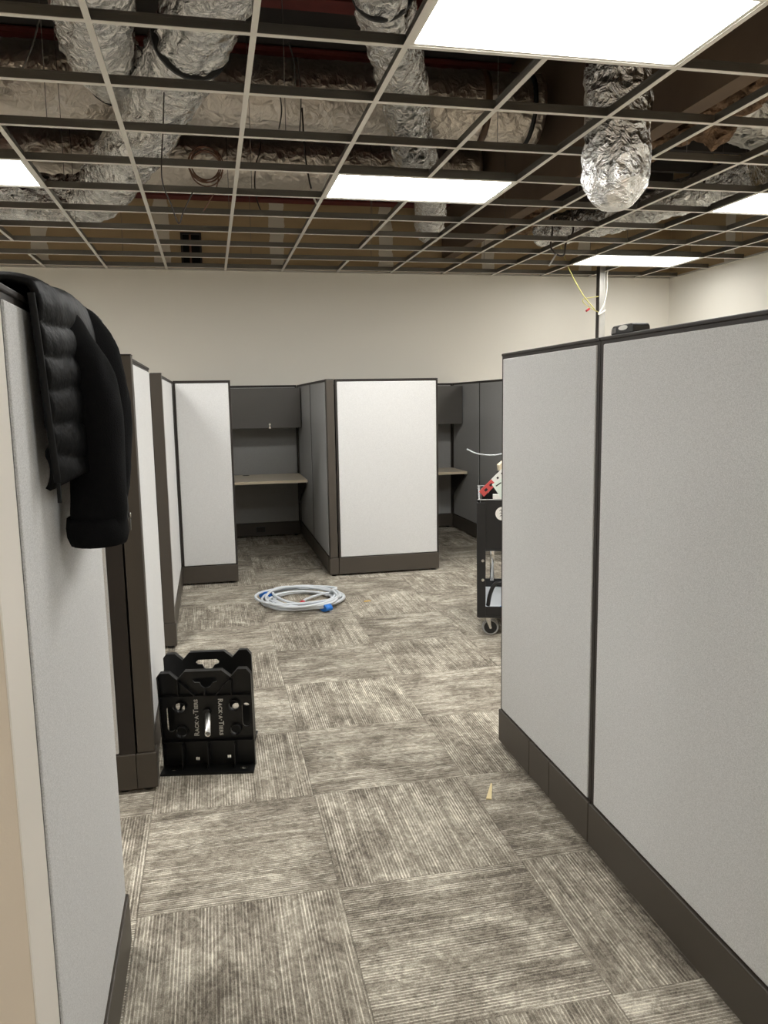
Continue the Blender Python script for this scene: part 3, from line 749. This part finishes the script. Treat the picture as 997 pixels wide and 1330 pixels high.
def duct(name, path, rad, mt, label, seg=52, corr=.02, crn=.06, step=.022, end=True, group='foil ducts above the ceiling', n=10, endcap=False):
    pth = resample(spline(path, n), step); N_ = len(pth); sd = random.random()*50
    rr = [rad]*N_ if not hasattr(rad, '__len__') else [rad[0]+(rad[1]-rad[0])*i/(N_-1) for i in range(N_)]
    if endcap:
        for q in range(9): rr[-1-q] *= math.sin(math.pi/2*(q+.6)/9.4)**.6
    def rf(i, k, a, p):
        v = 1+corr*math.sin(i*step/.035*1.55)+crn*mnoise.noise(Vector((p.x*5+math.cos(a)*2.1+sd, p.y*5+math.sin(a)*2.1, p.z*5)))
        return v+crn*.7*mnoise.noise(Vector((p.x*13+math.cos(a)*4+sd, p.y*13+math.sin(a)*4, p.z*13)))
    def rg(i, k, a, p):                                  # sharp creases of crumpled foil
        q = Vector((p.x*9+math.cos(a)*2.4+sd, p.y*9+math.sin(a)*2.4, p.z*9))
        w_ = mnoise.noise_vector(q*.6)
        return rf(i, k, a, p)+crn*.85*(abs(mnoise.noise(q*1.3+w_*1.2))*-1.6+.3)+crn*.35*(abs(mnoise.noise(q*3.1+w_))*-1.6+.3)
    t = empty('air_duct', pth[0], 0, label, 'duct', group)
    o0 = pth[0].copy(); b = MB().tube([p-o0 for p in pth], rr, seg, rfun=lambda i, k, a, p: rg(i, k, a, p+o0))
    b.obj('foil_jacket', mt, t)
    return t, pth, rr
def strap(t, pth, rr, i, name, mt, wdt=.03, k=1.06):
    o0 = pth[0]; p = pth[i]; d = (pth[min(i+1, len(pth)-1)]-pth[i-1]).normalized()
    MB().tube([p-o0-d*wdt/2, p-o0+d*wdt/2], rr[i]*k, 26).obj(name, mt, t)

t, P_, r_ = duct('d', [(XL+.1, 6.06, 3.70), (-1, 6.06, 3.70), (1, 6.05, 3.70), (2.55, 6.02, 3.70)], .25, 'foil2', 'long foil wrapped duct crossing the view nearer the camera', corr=.006, crn=.022, step=.06)
for i in (30, 52, 66, 90): strap(t, P_, r_, i, 'seam_band', 'foil3', .05, 1.03)
strap(t, P_, r_, len(P_)-9, 'tape_band', 'tape_brown', .05, 1.04); strap(t, P_, r_, len(P_)-3, 'end_band', 'metalfoil_strap', .03, 1.05)
t, P_, r_ = duct('d', [(XL+.1, 7.62, 3.68), (-1, 7.62, 3.68), (1, 7.6, 3.68), (2.6, 7.58, 3.68)], .24, 'foil2', 'long foil wrapped duct crossing the view nearer the back wall', corr=.006, crn=.022, step=.06)
for i in (20, 36, 62, 80): strap(t, P_, r_, i, 'seam_band', 'foil3', .05, 1.03)
t, P_, r_ = duct('d', [(-.42, 3.3, 3.56), (-.46, 4.2, 3.52), (-.52, 5.0, 3.54), (-.5, 5.5, 3.62), (-.48, 5.80, 3.68)], .20, 'foil', 'crinkled silver flexible duct at upper left entering the crossing duct', crn=.10)
strap(t, P_, r_, len(P_)-8, 'clamp', 'metalfoil_strap')
t, P_, r_ = duct('d', [(.34, 3.5, 3.62), (.08, 4.35, 3.50), (-.10, 4.97, 3.40), (-.38, 5.6, 3.21), (-.62, 6.4, 3.21), (-.80, 7.0, 3.21), (-1.1, 7.26, 3.21), (-1.6, 7.14, 3.21), (-2.3, 6.9, 3.22), (-3.4, 6.7, 3.3)], .195, 'foil', 'silver flexible duct with black strap bending away low to the left', crn=.11)
strap(t, P_, r_, int(len(P_)*.19), 'clamp', 'metalfoil_strap', .03, 1.08)
t, P_, r_ = duct('d', [(.78, 3.6, 3.55), (1.0, 4.3, 3.50), (1.27, 5.05, 3.44), (1.42, 5.5, 3.30), (1.66, 6.05, 3.22), (1.92, 6.75, 3.22), (2.08, 7.35, 3.18), (2.20, 7.78, 3.12)], [.155, .135], 'foil', 'narrow silver flexible duct running back beside the middle light', crn=.10, endcap=True)
strap(t, P_, r_, 22, 'clamp', 'metalfoil_strap')
duct('d', [(2.31, 4.30, 4.30), (2.30, 4.26, 3.9), (2.29, 4.25, 3.5), (2.285, 4.24, 3.2), (2.28, 4.23, 2.85), (2.265, 4.22, 2.56)], .182, 'foil', 'silver flexible duct hanging down through the ceiling grid at right', crn=.06, endcap=True)
q = [on_z(700, 300, 3.2), on_z(760, 290, 3.2), on_z(822, 274, 3.2), on_z(900, 250, 3.22), on_z(985, 222, 3.26)]
duct('d', q, .15, 'foil', 'silver flexible duct low behind the bulkhead on the right', crn=.14)
duct('d', [(3.2, 5.2, 3.62), (3.9, 5.3, 3.5), (4.7, 5.5, 3.45), (5.4, 5.6, 3.5)], .2, 'foil3', 'dull flexible duct at the right edge beyond the torn insulation', crn=.10)

a = on_y(236, 345, YB); c = on_y(261, 303, YB)
t = empty('wall_opening', ((a.x+c.x)/2, YB-.001, a.z), 0, 'black rectangular opening framed in the raw drywall above the grid', 'opening')
h_ = (c.x-a.x)/2; H_ = c.z-a.z
f = MB(); f.box(-h_, -h_+.02, -.03, 0, 0, H_); f.box(h_-.02, h_, -.03, 0, 0, H_); f.box(-h_+.02, h_-.02, -.03, 0, 0, .02); f.box(-h_+.02, h_-.02, -.03, 0, H_-.02, H_)
f.obj('frame', 'trim_dark', t); bx('dark_back', -h_+.02, h_-.02, -.006, 0, .02, H_-.02, 'rubber', t); bx('pipe', -.02, .0, -.028, -.008, .02, H_-.02, 'wire_brown', t)
# torn insulation under the bulkhead's lower edge
b = MB()
def clump(c, rad, sx, sy, sz):
    bm = bmesh.new(); bmesh.ops.create_icosphere(bm, subdivisions=3, radius=1)
    for v in bm.verts:
        n_ = v.co.normalized(); d = 1+.55*mnoise.noise(n_*1.9+Vector(c)*3)+.35*mnoise.noise(n_*4.5+Vector(c)*5)+.2*mnoise.noise(n_*9+Vector(c))
        v.co = Vector((n_.x*sx, n_.y*sy, n_.z*sz))*rad*d+Vector(c)
    b.add([v.co[:] for v in bm.verts], [tuple(x.index for x in f.verts) for f in bm.faces], 0, False); bm.free()
y = 3.55
while y < 5.3:
    clump((2.94+random.uniform(-.01, .05), y, 3.14+random.uniform(-.03, .05)), .085, random.uniform(.7, 1.1), random.uniform(1, 1.6), random.uniform(.6, 1.2)); y += random.uniform(.09, .17)
for c in ((2.97, 6.9, 3.14), (2.98, 7.05, 3.16), (2.96, 7.3, 3.12), (2.98, 7.45, 3.15), (2.98, 5.6, 3.15), (3.1, 4.3, 3.2), (3.05, 4.6, 3.22), (3.2, 4.0, 3.25), (3.3, 4.8, 3.2)):
    clump(c, .10, 1, 1.2, .8)
o = b.obj('torn_insulation', 'insul'); tag(o, 'torn brown insulation wool along the lower edge of the bulkhead', 'insulation', None, 'stuff')

def wire(name, pts, r, mt, label, cat='cable', group=None, n=8):
    o = MB().tube(spline(pts, n), r, 6).obj(name, mt); return tag(o, label, cat, group)
# coil of brown cable hanging in the grid
c0 = on_z(267, 215, 3.12); pts = []
for k in range(5*24):
    a = 2*math.pi*k/24; rr_ = .105+.012*math.sin(k*.21); pts.append((c0.x+rr_*math.cos(a), c0.y+.02*math.sin(k*.13), c0.z+rr_*math.sin(a)*1.05+.01*math.sin(k*.07)))
pts.append((c0.x+.06, c0.y, c0.z-.16)); pts.append((c0.x-.03, c0.y, c0.z-.30)); 
o = MB().tube(pts, .0045, 6).obj('hanging_cable_coil', 'wire_brown'); tag(o, 'coil of brown cable hanging in the ceiling grid at left', 'cable coil')
wire('hanging_cable', [on_y(213, 120, 4.8), on_y(212, 160, 4.8), on_y(210, 230, 4.8), on_y(222, 265, 4.8), on_y(232, 290, 4.8), on_y(238, 275, 4.8), on_y(250, 250, 4.8)], .004, 'wire_dark', 'thin dark cable looping down to a point left of coil')
wire('hanging_cable', [on_y(333, 100, 7.0), on_y(338, 185, 7.0), on_y(332, 215, 7.0), on_y(331, 245, 7.0), on_y(337, 270, 7.0), on_y(345, 278, 7.0)], .006, 'wire_dark', 'dark cable dropping left of the middle light with bent end')
wire('hanging_cable', [on_y(392, 140, 5.72), on_y(396, 200, 5.72), on_y(401, 232, 5.72), on_y(404, 245, 5.72)], .006, 'wire_dark', 'dark cable feeding the white loop beside the middle light')
wire('white_cable_loop', [on_y(404, 246, 5.95), on_y(407, 256, 5.95), on_y(412, 265, 5.95), on_y(417, 262, 5.95), on_y(418, 254, 5.95), on_y(422, 235, 5.95), on_y(427, 226, 5.95)], .007, 'wire_white', 'short white cable loop hanging beside the middle light panel')
wire('hanging_cable', [on_y(716, 270, 7.2), on_y(717, 300, 7.2), on_y(715, 320, 7.2), on_y(722, 330, 7.2), on_y(732, 331, 7.2), on_y(735, 315, 7.2), on_y(744, 300, 7.2), on_y(742, 272, 7.2)], .009, 'wire_dark', 'black cable loop hanging left of the farthest light panel')
tg = MB(); a = on_y(722, 330, 7.15); c = on_y(713, 345, 7.15); tg.tube([a, c], .022, 4, flat=(.35, 1)); o = tg.obj('cable_tag', 'white'); tag(o, 'white tag hanging on the black cable loop', 'tag')
wire('yellow_wire', [on_y(722, 300, 8.3), on_y(737, 345, 8.3), on_y(755, 380, 8.3), on_y(772, 402, 8.3)], .006, 'wire_yellow', 'long yellow wire slanting from the grid to the pole', 'wire')
wire('white_wire', [on_y(800, 345, 8.48), on_y(789, 352, 8.48), on_y(788, 375, 8.48), on_y(784, 395, 8.48), on_y(777, 408, 8.48), on_y(786, 403, 8.48)], .009, 'wire_white', 'thick white wire looping down beside the power pole', 'wire')
tw = wire('thin_wire', [on_y(777, 385, 8.529), on_y(757, 389, 8.50), on_y(763, 398, 8.50), on_y(778, 406, 8.529)], .005, 'wire_yellow', 'thin wire kinked out left of the power pole', 'wire')
MB().cyl(on_y(761, 404, 8.47), on_y(765, 401, 8.48), .012, 8).obj('wire_nut', 'red', tw)
WL = ['thin wire dangling at the top left beside the flexible duct', 'thin wire dangling in front of the nearer crossing duct', 'thin wire dangling at the top left of the largest light panel', 'left of two thin wires hanging over the crossing duct', 'right of two thin wires hanging over the crossing duct']
for k, (xa, ya, xb, yb_, Y) in enumerate(((52, 20, 27, 95, 4.8), (375, 55, 383, 110, 5.2), (472, 0, 475, 45, 4.6), (363, 120, 362, 168, 5.7), (386, 75, 389, 175, 5.7))):
    o = wire('loose_wire', [on_y(xa, ya, Y), on_y((xa+xb)/2+3, (ya+yb_)/2, Y), on_y(xb, yb_, Y)], .005, 'wire_steel', WL[k], 'wire', 'loose wires above the grid')
